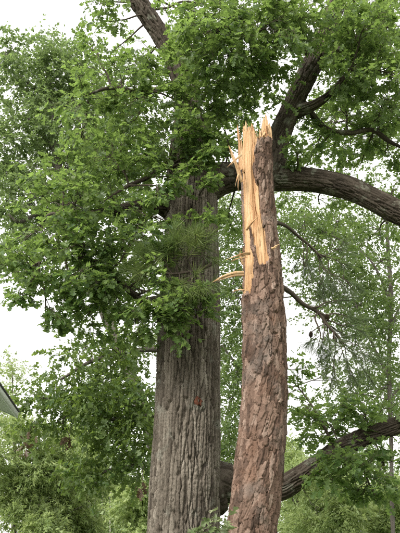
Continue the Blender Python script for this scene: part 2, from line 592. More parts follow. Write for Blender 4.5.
# ------------------------------------------------------------------ ground
gs = 41
gx = np.concatenate([-np.geomspace(240, 1.5, 30), [0], np.geomspace(1.5, 240, 30)])
G = np.array([[(x, y + 5, 0.10 * float(vnoise(np.array(x * 0.15), np.array(y * 0.15))) * min(1, (abs(x) + abs(y)) / 60)) for x in gx] for y in gx])
ng = len(gx)
gq = np.array([(i * ng + j, i * ng + j + 1, (i + 1) * ng + j + 1, (i + 1) * ng + j) for i in range(ng - 1) for j in range(ng - 1)])
gr = link('ground', mesh_np('ground', G, gq, 4, None, True), M['grass'])
gr['kind'] = 'structure'

# ------------------------------------------------------------------ the big oak
OY = 8.6
oak = thing('oak_tree', 'massive grey-barked oak with ridged trunk forking behind the snapped pine', 'tree', (P(184, 533, OY)[0], OY, 0))


def px_path(rows):
    """rows of (px, py, Y, width in px) -> x, y, z, radius"""
    return np.array([np.append(P(a, b, Y), 0.5 * w * M_PER_PX(b, Y)) for a, b, Y, w in rows])


trunk_p = px_path([(183.5, 533, OY, 71), (185, 480, OY, 69), (187, 430, OY, 65.5), (188.3, 380, OY, 63), (189, 330, OY, 61), (190.5, 280, OY, 57),
                   (191.5, 235, OY, 52), (191.5, 212, OY, 51), (192, 192, OY, 49), (191, 170, OY, 45), (190, 145, OY + .05, 37), (188.5, 118, OY + .1, 27), (186, 92, OY + .1, 21), (182, 78, OY + .05, 12)])
base = trunk_p[0].copy()
low = np.array([(base[0] - 0.02, OY, 1.2, 0.465), (base[0] - 0.03, OY, 0.55, 0.53), (base[0] - 0.03, OY, 0.15, 0.66), (base[0] - 0.03, OY, -0.25, 0.86)])
trunk_p = np.vstack([low[::-1], trunk_p])
C, R, s, N, th = tube_grid(trunk_p, 660, 370)
hh, rn = oak_bark(C, R, s, N, th, 41, 0.058, 0.043, 0.55, 0.012)
V = C[:, None, :] + N * (R[:, None] + hh)[..., None]
link('trunk', mesh_np('trunk', V, grid_quads(660, 370), 4, {'rnd': rn}, True), M['oak_bark'], oak)
oak_paths = [catmull(trunk_p, 120)]

limbs = [
    # leader climbing out of the fork towards the upper left
    [(190, 150, OY + .05, 26), (188, 118, OY + .1, 22), (184, 88, OY + .1, 20), (174, 58, OY, 19), (159, 32, OY - .1, 19), (143, 8, OY - .2, 19), (126, -18, OY - .3, 18), (108, -60, OY - .4, 14)],
    # horizontal limb leaving to the right behind the pine
    [(182, 196, OY, 38), (200, 186, OY - .05, 42), (220, 178, OY - .05, 33), (242, 176, OY - .05, 27), (266, 178, OY - .1, 27), (300, 179, OY - .15, 24), (325, 182, OY - .2, 23), (350, 189, OY - .3, 23),
     (375, 201, OY - .35, 23), (400, 213, OY - .4, 23), (425, 224, OY - .5, 21), (455, 236, OY - .6, 18)],
    # limb climbing from it to the upper right
    [(258, 190, OY - .1, 28), (270, 168, OY - .15, 30), (278, 140, OY - .25, 24), (289, 112, OY - .35, 21), (302, 84, OY - .45, 21), (316, 57, OY - .5, 20),
     (328, 30, OY - .6, 17), (337, 2, OY - .7, 14), (350, -40, OY - .8, 11)],
    # low limb leaving to the right near the bottom
    [(190, 505, OY + .1, 44), (206, 490, OY + .2, 52), (222, 482, OY + .25, 38), (250, 488, OY + .25, 26), (278, 489, OY + .2, 23), (298, 478, OY + .15, 21), (318, 464, OY + .1, 19), (338, 450, OY, 19),
     (362, 438, OY - .1, 18), (385, 430, OY - .2, 16), (410, 420, OY - .3, 15), (450, 400, OY - .4, 12)],
    # stubby limb to the left under the fork
    [(182, 215, OY, 32), (166, 205, OY - .1, 27), (155, 203, OY - .25, 20), (140, 206, OY - .4, 13), (118, 210, OY - .6, 10), (90, 214, OY - .7, 6), (60, 212, OY - .8, 4)],
    # slim limb left at mid trunk
    [(170, 302, OY, 12), (156, 300, OY - .2, 8), (142, 300, OY - .35, 6.5), (130, 291, OY - .5, 6), (116, 279, OY - .6, 5), (100, 264, OY - .65, 4.5), (80, 258, OY - .7, 3.5), (40, 262, OY - .8, 2.5)],
    # side branches of the upper right limb
    [(296, 112, OY - .35, 14), (312, 106, OY - .5, 10), (325, 98, OY - .6, 8), (333, 90, OY - .8, 5), (350, 70, OY - 1.0, 4)],
    [(318, 60, OY - .5, 8), (342, 48, OY - .6, 6), (370, 30, OY - .8, 5), (400, 26, OY - 1.0, 4)],
    [(316, 62, OY - .5, 6), (290, 40, OY - .8, 3.4), (262, 37, OY - 1.0, 2.8), (240, 33, OY - 1.2, 2.4), (205, 20, OY - 1.3, 2)],
    # branch to the right under the canopy
    [(300, 100, OY - .3, 8), (325, 128, OY - .1, 6), (350, 133, OY, 5), (372, 130, OY, 5), (390, 142, OY, 4.5), (412, 152, OY, 4)],
    # branch left from the leader
    [(186, 150, OY, 12), (176, 162, OY - .3, 8), (161, 169, OY - .4, 6), (147, 178, OY - .5, 4.5), (128, 186, OY - .7, 3.6), (104, 201, OY - .9, 2.6)],
    [(182, 85, OY, 10), (165, 88, OY - .4, 7), (140, 92, OY - .7, 5), (110, 88, OY - .9, 4), (80, 98, OY - 1.0, 3)],
]
for i, L in enumerate(limbs):
    pp = px_path(L)
    pp[-1, 3] *= 1.0 if pp[:, 3].max() > 0.1 else 0.3
    big = pp[:, 3].max() > 0.1
    bark_limb('limb' if big else 'branch', pp, 60 + i, M['limb_bark'] if i != 99 else M['oak_bark'], oak, nu=110 if big else 16, step=0.012 if big else 0.03,
              depth=0.034 if big else 0.012, cw=0.046, ch=0.42, lump=0.085 if big else 0.04)
    oak_paths.append(catmull(pp, 60))

oak_tw = Wood()
oak_lv = Leaves(OAK)


def oak_blob(cx, cy, Y, rx, ry, rz, n, size=0.114, wood=oak_tw, lv=oak_lv, paths=oak_paths, per=6, maxlen=0.85, shell=0.0):
    k = M_PER_PX(cy, Y)
    c = P(cx, cy, Y)
    d, q, r = nearest_on(paths, c)
    p = bent(q, c, 0.10, 5, 0.022)
    bp = with_r(p, min(max(0.012 + 0.008 * d, 0.012), 0.03), 0.007)
    wood.stem(bp, 5, 14)
    bpath = catmull(bp, 24)
    off = ell(int(n * 1.16), shell) * np.array((rx * 1.22 * k, rz * 1.2, ry * 1.18 * k))
    for o in off:
        tip = c + o
        j = int(np.clip(np.linalg.norm(bpath[:, :3] - tip, axis=1).argmin() - rng.integers(2, 8), 6, 23))
        b0 = bpath[j, :3]
        Ld = np.linalg.norm(tip - b0)
        if Ld > maxlen:                                # a longer shoot carries its leaves on the outer stretch only
            m = b0 + (tip - b0) * (1 - maxlen * 0.8 / Ld)
            wood.stem(with_r(bent(b0, m, 0.1, 4, 0.025), 0.007, 0.005), 4, 6)
            b0 = m
        spray(wood, lv, b0, tip, size, twigs=6, per=per)


for row in [
    # top centre
    (192, 26, 7.6, 30, 36, .6, 12), (225, 20, 7.2, 45, 30, .6, 17), (228, 60, 7.2, 42, 32, .5, 17), (270, 30, 7.0, 40, 34, .5, 17), (258, 78, 7.5, 38, 25, .4, 10),
    (215, 100, 7.7, 34, 26, .4, 12), (190, 70, 7.9, 26, 34, .4, 8), (300, 8, 7.2, 36, 20, .5, 10),
    # right canopy
    (345, 18, 7.4, 40, 28, .6, 16), (385, 40, 7.6, 32, 40, .7, 16), (350, 66, 7.8, 36, 26, .6, 14), (385, 98, 8.2, 30, 28, .7, 12), (345, 110, 8.6, 34, 22, .6, 11), (318, 140, 8.8, 30, 20, .5, 8),
    (372, 138, 9.0, 36, 14, .5, 6), (298, 152, 7.9, 12, 12, .3, 3), (398, 190, 8.6, 14, 20, .4, 3),
    # left canopy
    (120, 80, 7.9, 34, 28, .7, 13), (85, 105, 7.8, 34, 26, .6, 7), (140, 115, 8.0, 34, 30, .6, 14), (105, 150, 7.7, 42, 30, .6, 15), (145, 160, 8.2, 26, 30, .4, 9), (65, 165, 7.7, 38, 28, .6, 8),
    (75, 205, 7.5, 42, 28, .6, 16), (118, 205, 7.9, 36, 28, .5, 13), (40, 230, 7.8, 36, 26, .6, 8), (85, 245, 7.6, 44, 26, .6, 16), (125, 250, 8.0, 32, 28, .5, 12), (30, 268, 7.8, 36, 18, .6, 8),
    (70, 285, 7.7, 38, 20, .6, 13), (110, 295, 8.0, 36, 24, .5, 14), (135, 325, 8.2, 22, 18, .4, 6), (85, 318, 8.0, 30, 14, .5, 7), (22, 308, 7.7, 18, 8, .4, 3), (45, 322, 7.8, 20, 10, .3, 3),
    # sprig across the trunk
    (160, 312, 7.5, 34, 10, .3, 8), (190, 312, 7.5, 22, 10, .3, 6), (165, 328, 7.6, 28, 10, .3, 4),
    # hanging cluster at the top left
    (100, 4, 7.9, 16, 16, .4, 5), (108, 22, 8.1, 14, 14, .4, 4), (92, 50, 7.9, 14, 14, .4, 3),
    # far side of the crown, seen through the near boughs
    (200, 15, 9.8, 50, 36, .8, 14), (250, 40, 9.6, 50, 40, .8, 18), (300, 20, 9.6, 50, 34, .8, 16), (350, 30, 9.8, 50, 36, .8, 18), (395, 20, 9.6, 40, 40, .8, 16), (230, 85, 9.6, 40, 28, .7, 14), (375, 75, 10, 44, 34, .8, 16),
    (335, 70, 9.8, 40, 34, .7, 13), (385, 120, 10.2, 36, 26, .8, 12), (330, 120, 10, 40, 26, .7, 13), (350, 150, 10.2, 40, 18, .7, 9), (245, 120, 9.4, 34, 16, .5, 7), (205, 130, 9.4, 16, 20, .4, 4),
    (140, 80, 9.6, 36, 30, .7, 14), (110, 120, 9.5, 44, 34, .8, 12), (150, 140, 9.6, 26, 34, .6, 12), (80, 150, 9.4, 44, 34, .8, 10), (130, 190, 9.4, 34, 34, .7, 9), (70, 210, 9.4, 50, 34, .8, 9), (120, 240, 9.4, 40, 34, .7, 11),
    (60, 260, 9.3, 44, 22, .8, 7), (110, 285, 9.4, 44, 26, .7, 16), (145, 270, 9.4, 16, 40, .4, 8), (25, 240, 9.2, 30, 24, .7, 4), (230, 225, 9.6, 14, 26, .4, 5), (20, 285, 9, 26, 12, .6, 4), (150, 315, 9.4, 18, 20, .5, 5),
    (300, 175, 9.8, 26, 14, .5, 3), (270, 62, 7.4, 26, 24, .5, 8), (300, 14, 7.0, 36, 18, .5, 9), (365, 25, 7.0, 30, 26, .5, 8), (398, 75, 7.4, 24, 40, .6, 10), (188, 42, 7.2, 24, 30, .4, 7), (205, 35, 6.8, 34, 30, .4, 10),
    (188, 105, 7.8, 22, 22, .3, 7), (195, 140, 7.9, 20, 16, .3, 6), (172, 150, 7.9, 20, 16, .3, 5), (178, 128, 7.7, 24, 18, .3, 6), (225, 130, 8.0, 18, 16, .3, 4), (340, 75, 7.3, 22, 22, .4, 5), (178, 178, 7.7, 18, 12, .25, 4), (194, 168, 7.8, 14, 9, .2, 3), (208, 182, 7.8, 12, 8, .2, 2), (172, 228, 7.6, 16, 12, .25, 4), (206, 222, 7.8, 14, 10, .2, 3), (160, 188, 7.6, 16, 16, .25, 5), (210, 155, 7.7, 16, 12, .25, 4), (175, 290, 7.5, 20, 10, .25, 4), (205, 300, 7.5, 14, 8, .2, 3),
    (385, 155, 9.2, 26, 16, .5, 7), (140, 62, 8.8, 20, 12, .4, 5), (112, 52, 8.8, 16, 14, .4, 4), (165, 70, 9.2, 16, 16, .4, 4), (225, 5, 9.4, 40, 16, .5, 6), (395, 110, 8.6, 20, 30, .5, 8), (360, 165, 9.6, 30, 12, .5, 4), (255, 150, 9.5, 30, 16, .4, 7), (230, 150, 9.3, 14, 14, .3, 4), (320, 205, 9.6, 40, 14, .5, 5), (380, 240, 9.4, 24, 14, .5, 3), (160, 262, 7.6, 16, 24, .3, 4), (145, 235, 7.7, 20, 24, .4, 6),
    # above and below the low limb
    (305, 405, 8.9, 22, 22, .5, 6, .12), (330, 425, 8.8, 30, 16, .5, 7, .12), (365, 412, 8.6, 36, 18, .5, 9, .12), (292, 380, 9.0, 14, 16, .4, 3, .12),
    (352, 470, 8.4, 30, 18, .6, 9, .12), (385, 468, 8.3, 24, 26, .6, 9, .12), (375, 495, 8.3, 20, 12, .4, 3, .12), (325, 480, 8.6, 18, 12, .5, 3, .12),
]:
    oak_blob(*row)
oak_tw.build('twigs', M['twig'], oak)['kind'] = 'stuff'

# the leaves that show largest are single leaves, the rest one mass
p, d, n, s_ = oak_lv.arrays()
qx, qy, dep = project(p)
face = np.abs((n * unit(p - CAM)).sum(1))
ok = (qx > 4) & (qx < 396) & (qy > 4) & (qy < 529)
score = np.where(ok, s_ / dep * (0.25 + face) * np.exp(-(dep - dep[ok].min()) * 0.5), 0)
top = np.argsort(-score)[:280]
keep = np.ones(len(p), bool); keep[top] = False
cr = link('crown', oak_lv.mesh('crown', keep), M['oak_leaf'], oak)
cr['kind'] = 'stuff'
leaf_me = []
for k in range(12):
    Vt, Ft = OAK[k % len(OAK)]
    me = mesh_np('leaf', Vt, Ft, 3, {'rnd': np.full(len(Vt), (k + 0.5) / 12)})
    me.materials.append(M['oak_leaf'])
    leaf_me.append(me)


def leaf_matrix(p, d, n, s):
    sd = np.cross(n, d)
    m = np.eye(4)
    m[:3, 0], m[:3, 1], m[:3, 2], m[:3, 3] = d * s, sd * s, n * s, p
    return Matrix(m.tolist())


oak_inv = Matrix.Translation(-Vector(oak.location))
for q, i in enumerate(top):
    o = bpy.data.objects.new('leaf', leaf_me[q % 12])
    col.objects.link(o)
    o.parent = oak
    o.matrix_parent_inverse = oak_inv
    o.matrix_basis = leaf_matrix(p[i], d[i], n[i], s_[i])
print('oak leaves', len(p))

# rusty scar on the oak trunk
c0 = P(199, 408, OY)
i0 = np.abs(C[:, 2] - c0[2]).argmin()
ctr = C[i0] + unit(np.array((c0[0] - C[i0][0], -0.40, 0))) * (R[i0] - 0.012)
nrm = unit(ctr - C[i0])
tx = np.cross((0, 0, 1), nrm)
kk = np.linspace(0, 2 * math.pi, 22, endpoint=False)
KV, KF = [], []
for ri, (rr, hgt) in enumerate([(1.0, 0.0), (0.92, 0.022), (0.62, 0.034), (0.34, 0.018), (0.12, 0.002)]):
    wob = 1 + 0.5 * vnoise(np.cos(kk) * 2 + 5, np.sin(kk) * 2, None, 3 + ri // 2)
    KV.append(ctr + tx * (np.cos(kk) * 0.047 * rr * wob)[:, None] + np.array((0, 0, 1.0)) * (np.sin(kk) * 0.062 * rr * wob)[:, None] + nrm * hgt)
KV = np.vstack(KV)
M['scar'] = bark_mat('scar', [(0.06, 0.03, 0.02), (0.14, 0.055, 0.032), (0.22, 0.10, 0.06)], use_rnd=0.1, scale=45)
kn = link('knot', mesh_np('knot', KV, grid_quads(5, 22), 4, {'rnd': np.full(len(KV), .5)}, True), M['scar'], oak)
kn['label'] = 'small rusty-red scar on the grey oak bark'

# ------------------------------------------------------------------ the snapped pine
PY = 7.0
pine = thing('pine_tree', 'reddish scaly pine trunk snapped off with bright splintered wood at its top', 'tree', (P(252, 533, PY)[0] - 0.03, PY, 0))
pp = px_path([(252, 533, PY, 50), (255.5, 500, PY, 50), (260.5, 450, PY, 48), (264.3, 400, PY, 45.5), (264.3, 350, PY, 44), (263, 300, PY, 42), (261.5, 260, PY, 38.5),
              (258.5, 220, PY, 35), (256.2, 185, PY, 33.5), (255, 150, PY, 34), (255, 120, PY, 34)])
b0 = pp[0]
pp = np.vstack([[(b0[0] - .05, PY, -.25, .46), (b0[0] - .05, PY, 0.1, .37), (b0[0] - .04, PY, .5, .305), (b0[0] - .025, PY, 1.1, .27)], pp])
NV, NU = 820, 256
C, R, s, N, th = tube_grid(pp, NV, NU)
un = np.broadcast_to(th / (2 * math.pi), (NV, NU)); S = np.broadcast_to(s[:, None], (NV, NU))
Rm = 0.24
cx, cy = np.cos(un * 2 * math.pi) * Rm, np.sin(un * 2 * math.pi) * Rm
K = 28
warp = fbm(cx * 9, cy * 9, S * 5, 5, 3); warp2 = fbm(cx * 40, cy * 40, S * 24, 8, 3)
e1, cid1, ox1, oy1 = voronoi(un * K + warp * 0.9 + warp2 * 0.34, S / 0.26 + warp * 0.9 + warp2 * 0.14, K, 77)          # long plates between the deep furrows
K2 = 36
e, cid, ox, oy = voronoi(un * K2 + warp * 0.9 + warp2 * 0.40, S / 0.13 + warp * 0.9 + warp2 * 0.35, K2, 78)           # flakes lying on them
rn = hash01(cid, cid * 0, cid * 0, 5)
rn2 = hash01(cid, cid * 0 + 2, cid * 0, 6); rn3 = hash01(cid, cid * 0 + 3, cid * 0, 9)
deep = np.clip(0.7 + 0.9 * fbm(cx * 6, cy * 6, S * 3, 26, 2), 0.25, 1.2)
furrow = 1 - sstep(0.03, 0.13, e1)
flake = sstep(0.0, 0.05, e) * (0.001 + 0.008 * np.floor(rn2 * 3) / 2) + (ox * (rn3 - .5) * 0.012 - oy * 0.010 * rn2)
terr = fbm(cx * 18, cy * 18, S * 9, 21, 4) * 6.0
fl = np.floor(terr); terr = (fl + sstep(0.86, 0.98, terr - fl)) * 0.0026
fine = fbm(cx * 80, cy * 80, S * 50, 33, 3)
bh = -0.004 + flake + terr + fine * 0.0022 - furrow * deep * 0.020
bh += fbm(cx * 2.5, cy * 2.5, S * 1.5, 50, 2) * 0.008
V0 = C[:, None, :] + N * R[:, None, None]
qx, qy, dep = project(V0.reshape(-1, 3))
qx = qx.reshape(NV, NU); qy = qy.reshape(NV, NU)
jig = fbm(cx * 30, cy * 30, S * 6, 91, 3)
qx2 = qx + jig * 3.2; qy2 = qy + fbm(cx * 45, cy * 45, S * 3, 92, 2) * 9
poly = [(228, 100), (290, 100), (290, 134), (272, 140), (262, 139), (256.5, 141), (254, 150), (253.5, 168), (256, 178), (258.5, 186), (262, 210), (266, 240), (269, 262), (262, 264), (257.5, 261),
        (255, 253), (252, 240), (249.3, 229), (248.2, 232), (250, 246), (252.5, 260), (251.5, 272), (250.5, 286), (249.5, 294), (228, 298)]


def in_poly(x, y, poly):
    r = np.zeros(x.shape, bool)
    for (x1, y1), (x2, y2) in zip(poly, poly[1:] + poly[:1]):
        c = (y1 > y) != (y2 > y)
        r ^= c & (x < (x2 - x1) * (y - y1) / ((y2 - y1) if y2 != y1 else 1e-9) + x1)
    return r


facing = -(N * unit(V0 - CAM)).sum(-1)
wood_m = in_poly(qx2, qy2, poly) & ((facing > -0.25) | (qy < 136))
# how far below / beside the edge, to let the split face sink in
rise = np.clip((297 - qy) / 160, 0, 1)
fib = fbm(un * 150, S * 1.6, None, 61, 3) * 0.010 + fbm(un * 34, S * 0.7, None, 66, 2) * 0.018 + np.floor(fbm(un * 16, S * 0.8, None, 69, 3) * 6) * 0.007
crk = np.abs(fbm(un * 26, S * 0.8, None, 71, 2))
fib = fib - sstep(0.05, 0.0, crk) * 0.03
wood_h = -0.022 - 0.045 * rise + fib * (0.5 + 0.8 * rise)
# jagged top: every run of fibres ends at its own height
topn = np.floor(fbm(un * 24, un * 0 + 3, None, 14, 2) * 6) / 6 * 0.6 + fbm(un * 140, un * 0 + 1, None, 15, 2) * 0.08
ztop = pp[-1][2] - 0.14 + topn * 0.30 - 0.30 * (facing < 0.1) * (qx < 262) - 0.20 * sstep(250, 256, qx) * (facing > 0)
H = np.where(wood_m, wood_h, bh)
V = C[:, None, :] + N * (R[:, None] + H)[..., None]
over = V[..., 2] > ztop
V[..., 2] = np.minimum(V[..., 2], ztop + 0.004 * np.arange(NV)[:, None] / NV)
# close the top: the last rings draw in towards the heart and sink
for q, i in enumerate(range(NV - 5, NV)):
    f = (q + 1) / 5
    ring = V[NV - 6].copy()
    ring[:, :2] += (C[-1][:2] - ring[:, :2]) * f
    ring[:, 2] -= 0.28 * f ** 0.7 + 0.05 * np.abs(vnoise(np.arange(NU) * 0.4, np.full(NU, q * 1.7), None, 4))
    V[i] = ring
    wood_m[i] = True
quads = grid_quads(NV, NU)
wv = wood_m.ravel()[quads].all(1)
fc = cid.ravel()[quads[:, 0]]
# plates that show largest become pieces of their own
front = (facing.ravel()[quads[:, 0]] > 0.12) & ~wv & (qy.ravel()[quads[:, 0]] < 532) & ~wood_m.ravel()[quads].any(1)
ids, cnt = np.unique(fc[front], return_counts=True)
sel = ids[np.argsort(-cnt)[:290]]
is_pl = np.isin(fc, sel) & ~wv & ~wood_m.ravel()[quads].any(1)
Vf = V.reshape(-1, 3); rnf = rn.ravel()


def sub_mesh(name, mask, mat, parent, smooth=True):
    q = quads[mask]
    u, inv = np.unique(q, return_inverse=True)
    return link(name, mesh_np(name, Vf[u], inv.reshape(-1, 4), 4, {'rnd': rnf[u]}, smooth), mat, parent)


def largest_island(mask):
    idx = np.where(mask)[0]
    par = {}

    def find(a):
        while par.setdefault(a, a) != a:
            par[a] = par[par[a]]; a = par[a]
        return a
    for f in idx:
        r = find(int(quads[f][0]))
        for v in quads[f][1:]:
            par[find(int(v))] = r
            r = find(r)
    roots = np.array([find(int(quads[f][0])) for f in idx])
    u, c = np.unique(roots, return_counts=True)
    return idx[roots == u[c.argmax()]], idx[roots != u[c.argmax()]]


rest = ~wv & ~is_pl
for c in sel:
    a_, b_ = largest_island(is_pl & (fc == c))
    m_ = np.zeros(len(quads), bool); m_[a_] = True
    sub_mesh('bark_plate', m_, M['pine_bark'], pine)
    rest[b_] = True
sub_mesh('trunk', rest, M['pine_bark'], pine)
sw = sub_mesh('split_wood', wv, M['wood'], pine, False)
sw['label'] = 'bright yellow splintered wood where the bark tore away'


def splinter(pts, wid, thick, seed, blunt=False, name='splinter'):
    """pts: 3-D points base to tip. A torn flat sliver of wood, angular in section, its end frayed into a few fingers."""
    pts = np.asarray(pts, float)
    nn = 14
    C2 = catmull(np.hstack([pts, np.zeros((len(pts), 1))]), nn)[:, :3]
    t = np.linspace(0, 1, nn)
    T = unit(np.gradient(C2, axis=0))
    view = unit(C2[nn // 2] - CAM)
    tilt = rng.normal() * 0.5
    Wd = unit(np.cross(T, view[None])); Hd = np.cross(T, Wd)
    Wd, Hd = Wd * math.cos(tilt) + Hd * math.sin(tilt), Hd * math.cos(tilt) - Wd * math.sin(tilt)
    VV, FF, nb = [], [], 0
    fingers = 3 if wid > 0.014 else 2
    for k in range(fingers):
        end = (0.72 + 0.28 * rng.random()) if k != 1 else 1.0
        u = (k - (fingers - 1) / 2) / fingers
        prof = np.clip((end - t) / (0.25 if blunt else 0.75), 0, 1) ** 0.8
        side = wid * 1.5 * u * (0.75 + 0.25 * prof) + 0.004 * t * t * rng.normal() + 0.004 * vnoise(t * 4 + seed + k, t * 0 + seed)
        hw = wid / fingers * 1.7 * prof * (1 + 0.3 * vnoise(t * 6 + seed, t * 0 + k)) + 0.0004
        hh_ = min(thick, 0.007) * (0.35 + 0.65 * prof) * (1 + 0.4 * vnoise(t * 5, t * 0 + seed + k)) + 0.0004
        cc = C2 + Wd * side[:, None] + Hd * (rng.normal() * 0.003 + rng.normal() * 0.014 * t ** 2)[:, None]
        m = t <= end + 0.08
        cc, hw, hh_, Wk, Hk = cc[m], hw[m], hh_[m], Wd[m], Hd[m]
        corners = [(1, 0.2), (0.3, 1), (-0.8, 0.7), (-1, -0.3), (0.1, -1)]
        ring = np.stack([cc + Wk * (a * hw)[:, None] + Hk * (b * hh_)[:, None] for a, b in corners], 1)
        VV.append(ring.reshape(-1, 3)); FF.append(grid_quads(len(cc), 5) + nb); nb += len(cc) * 5
        if k:                                           # tie the fingers together at the root
            o = FF_first
            FF.append(np.array([[o, o + 1, nb - len(cc) * 5 + 1, nb - len(cc) * 5]]))
        FF_first = nb - len(cc) * 5
    return link(name, mesh_np(name, np.vstack(VV), np.vstack(FF), 4), M['wood'], pine)


fy = PY - 0.20


def face_y(px, sink=0.03):
    dx = (px - 255) * 0.0129
    return PY - math.sqrt(max(0.152 ** 2 - dx * dx, 0.0004)) + sink


for pts, w, h in [
    ([(242, 182, fy), (236, 165, fy - .06), (230, 150, fy - .10), (228, 145, fy - .11)], .022, .010),
    ([(241, 155, fy), (234, 161, fy - .06), (227, 168, fy - .12)], .016, .008),
    ([(240, 170, fy), (237, 178, fy - .05), (234.5, 187, fy - .07)], .008, .005),
    ([(239, 172, fy), (238, 182, fy - .05), (237.5, 191, fy - .06)], .006, .004),
    ([(244, 274, fy), (234, 274.5, fy - .07), (223, 278, fy - .12), (212, 283.5, fy - .15)], .030, .012),
    ([(250, 253, fy - .02), (240, 255, fy - .08), (226, 260, fy - .14)], .018, .009),
    ([(246, 257, fy), (236, 259, fy - .06), (231, 261, fy - .08)], .009, .006),
    ([(244, 290, fy), (238, 289.5, fy - .05), (232, 291, fy - .08)], .012, .006),
    ([(246, 230, fy - .02), (251, 224, fy - .05), (258, 216, fy - .06)], .010, .006),
    ([(272, 249, fy - .02), (275, 247, fy - .06), (280, 243, fy - .07)], .014, .007),
    ([(243, 265, fy), (241, 258, fy - .03), (240, 250, fy - .04)], .012, .006),
    # shards standing along the torn top
] + [([(x0, y0, face_y(x0)), (x0 + dx * .5, (y0 + y1) / 2, face_y(x0, .01)), (x0 + dx, y1, face_y(x0, lean))], w_, .010) for x0, y0, dx, y1, lean, w_ in [
    (241, 170, -1.5, 126, -.02, .034), (246.5, 172, -1, 121, 0, .046), (251, 162, 0, 128, -.02, .030), (254, 166, .5, 136, -.03, .018)]
] + [([(x0, 158, PY + dy), (x0 + .5, 138, PY + dy + .02), (x0 + dx, y1, PY + dy + .03)], w_, .016) for x0, dx, y1, dy, w_ in [
    (265, 0.5, 112, .05, .050), (269, 0, 121, .02, .034), (260, 0, 129, .04, .034)]
]:
    splinter([P(*q) for q in pts], w, h, int(rng.integers(1000)), blunt=(pts[0][1] - pts[-1][1] > 25))


# frayed fibres along the torn edges and the rim of the break
nb_ = ~(np.roll(wood_m, 3, 1) & np.roll(wood_m, -3, 1) & np.roll(wood_m, -5, 0) & np.roll(wood_m, 5, 0)) & wood_m
nb_[NV - 8:] = False
nb_[:200] = False
rim = np.zeros_like(nb_); rim[NV - 7] = True
fi = np.concatenate([rng.choice(np.where(nb_.ravel())[0], 150), rng.choice(np.where(rim.ravel())[0], 110), rng.choice(np.where((wood_m & (facing > 0)).ravel())[0], 60)])
fd = N.reshape(-1, 3)[fi] * rng.uniform(0.05, 0.7, (len(fi), 1)) + np.array((0, 0, 1.0)) * rng.choice([1, 1, 1, -0.7], (len(fi), 1)) + rng.normal(size=(len(fi), 3)) * 0.22
fl_ = Leaves([(np.array([(0, 0.030, 0), (0, -0.030, 0), (0.5, -0.022, 0.02 * k), (0.5, 0.018, 0.02 * k), (1, 0, 0.16 * k)], float), np.array([(0, 1, 2), (0, 2, 3), (3, 2, 4)])) for k in (-1, 0, 1)])
fl_.add(Vf[fi] - unit(fd) * 0.01, fd, rng.normal(size=(len(fi), 3)), 0.03 + 0.10 * rng.random(len(fi)) ** 2)
fo = link('wood_fibres', fl_.mesh('wood_fibres'), M['wood'], pine)
fo['kind'] = 'stuff'

# ---- needles
def needle_tuft(lv, p, d, n, L):
    dd = unit(unit(d)[None] * 1.0 + rng.normal(size=(n, 3)) * 0.55)
    dd[:, 2] -= 0.18
    pos = p[None] - unit(d)[None] * rng.random((n, 1)) * 0.10
    lv.add(pos, dd, rng.normal(size=(n, 3)), L * rng.uniform(0.7, 1.15, n))


NEEDLE = [(np.array([(0, 0.006, 0), (0, -0.006, 0), (0.55, -0.009, -0.03 * k), (0.55, 0.009, -0.03 * k), (1, 0, -0.16 * k)], float), np.array([(0, 1, 2), (0, 2, 3), (3, 2, 4)])) for k in (0, 0.5, 1)]


def pine_branch(parent, main, forks, tufts, n, L=0.19, name='branch', mat=None):
    w = Wood()
    w.stem(main, 8, 24)
    lv = Leaves(NEEDLE)
    mp_ = catmull(main, 40)
    for end, t in forks:
        b = mp_[int(t * 39)]
        e = P(*end)
        q = bent(b[:3], e, 0.05, 5, 0.06)
        w.stem(with_r(q, b[3] * 0.6, 0.004), 5, 10)
        qq = catmull(q, 24)
        for k in range(tufts):
            f = rng.uniform(0.5, 1.0) if k else 1.0
            i = min(23, int(f * 23))
            dirv = unit(qq[i] - qq[max(0, i - 3)])
            o = qq[i] + rng.normal(size=3) * 0.02
            if k:
                tw = unit(dirv + rng.normal(size=3) * 0.6) * rng.uniform(0.1, 0.3)
                w.stem(with_r(np.array([o, o + tw * .5 + (0, 0, -.01), o + tw]), 0.004, 0.003), 4, 3)
                o = o + tw; dirv = unit(tw)
            needle_tuft(lv, o, dirv, n, L)
    br = w.build(name, M['twig'], parent)
    nd = bpy.data.objects.new('needles', lv.mesh('needles'))
    nd.data.materials.append(mat or M['needle'])
    col.objects.link(nd)
    nd.parent = br
    nd.matrix_parent_inverse = br.matrix_parent_inverse.copy() if False else Matrix.Identity(4)
    nd['kind'] = 'stuff'
    return br


def cone_mesh(c, axis, L=0.085, r=0.034):
    axis = unit(axis); a = unit(np.cross(axis, (0.3, 0.9, 0.1))); b = np.cross(axis, a)
    V, F = [], []
    for row in range(9):
        t = row / 8
        rr = r * math.sin(math.pi * (0.12 + 0.83 * t)) ** 0.8
        for k in range(8):
            an = 2 * math.pi * (k + 0.5 * (row % 2)) / 8
            o = a * math.cos(an) + b * math.sin(an); tg = -a * math.sin(an) + b * math.cos(an)
            p0 = c + axis * L * t
            i = len(V)
            V += [p0 + o * rr * 0.3 + tg * rr * .35, p0 + o * rr * 0.3 - tg * rr * .35, p0 + o * rr * 1.15 + axis * 0.008 - tg * rr * .22, p0 + o * rr * 1.15 + axis * 0.008 + tg * rr * .22, p0 + o * rr * 0.5 + axis * 0.014]
            F += [(i, i + 1, i + 2), (i, i + 2, i + 3), (i + 3, i + 2, i + 4), (i, i + 3, i + 4), (i + 1, i + 4, i + 2)]
    V = np.array(V)
    return mesh_np('pine_cone', V, np.array(F), 3, {'rnd': rng.random(len(V))})


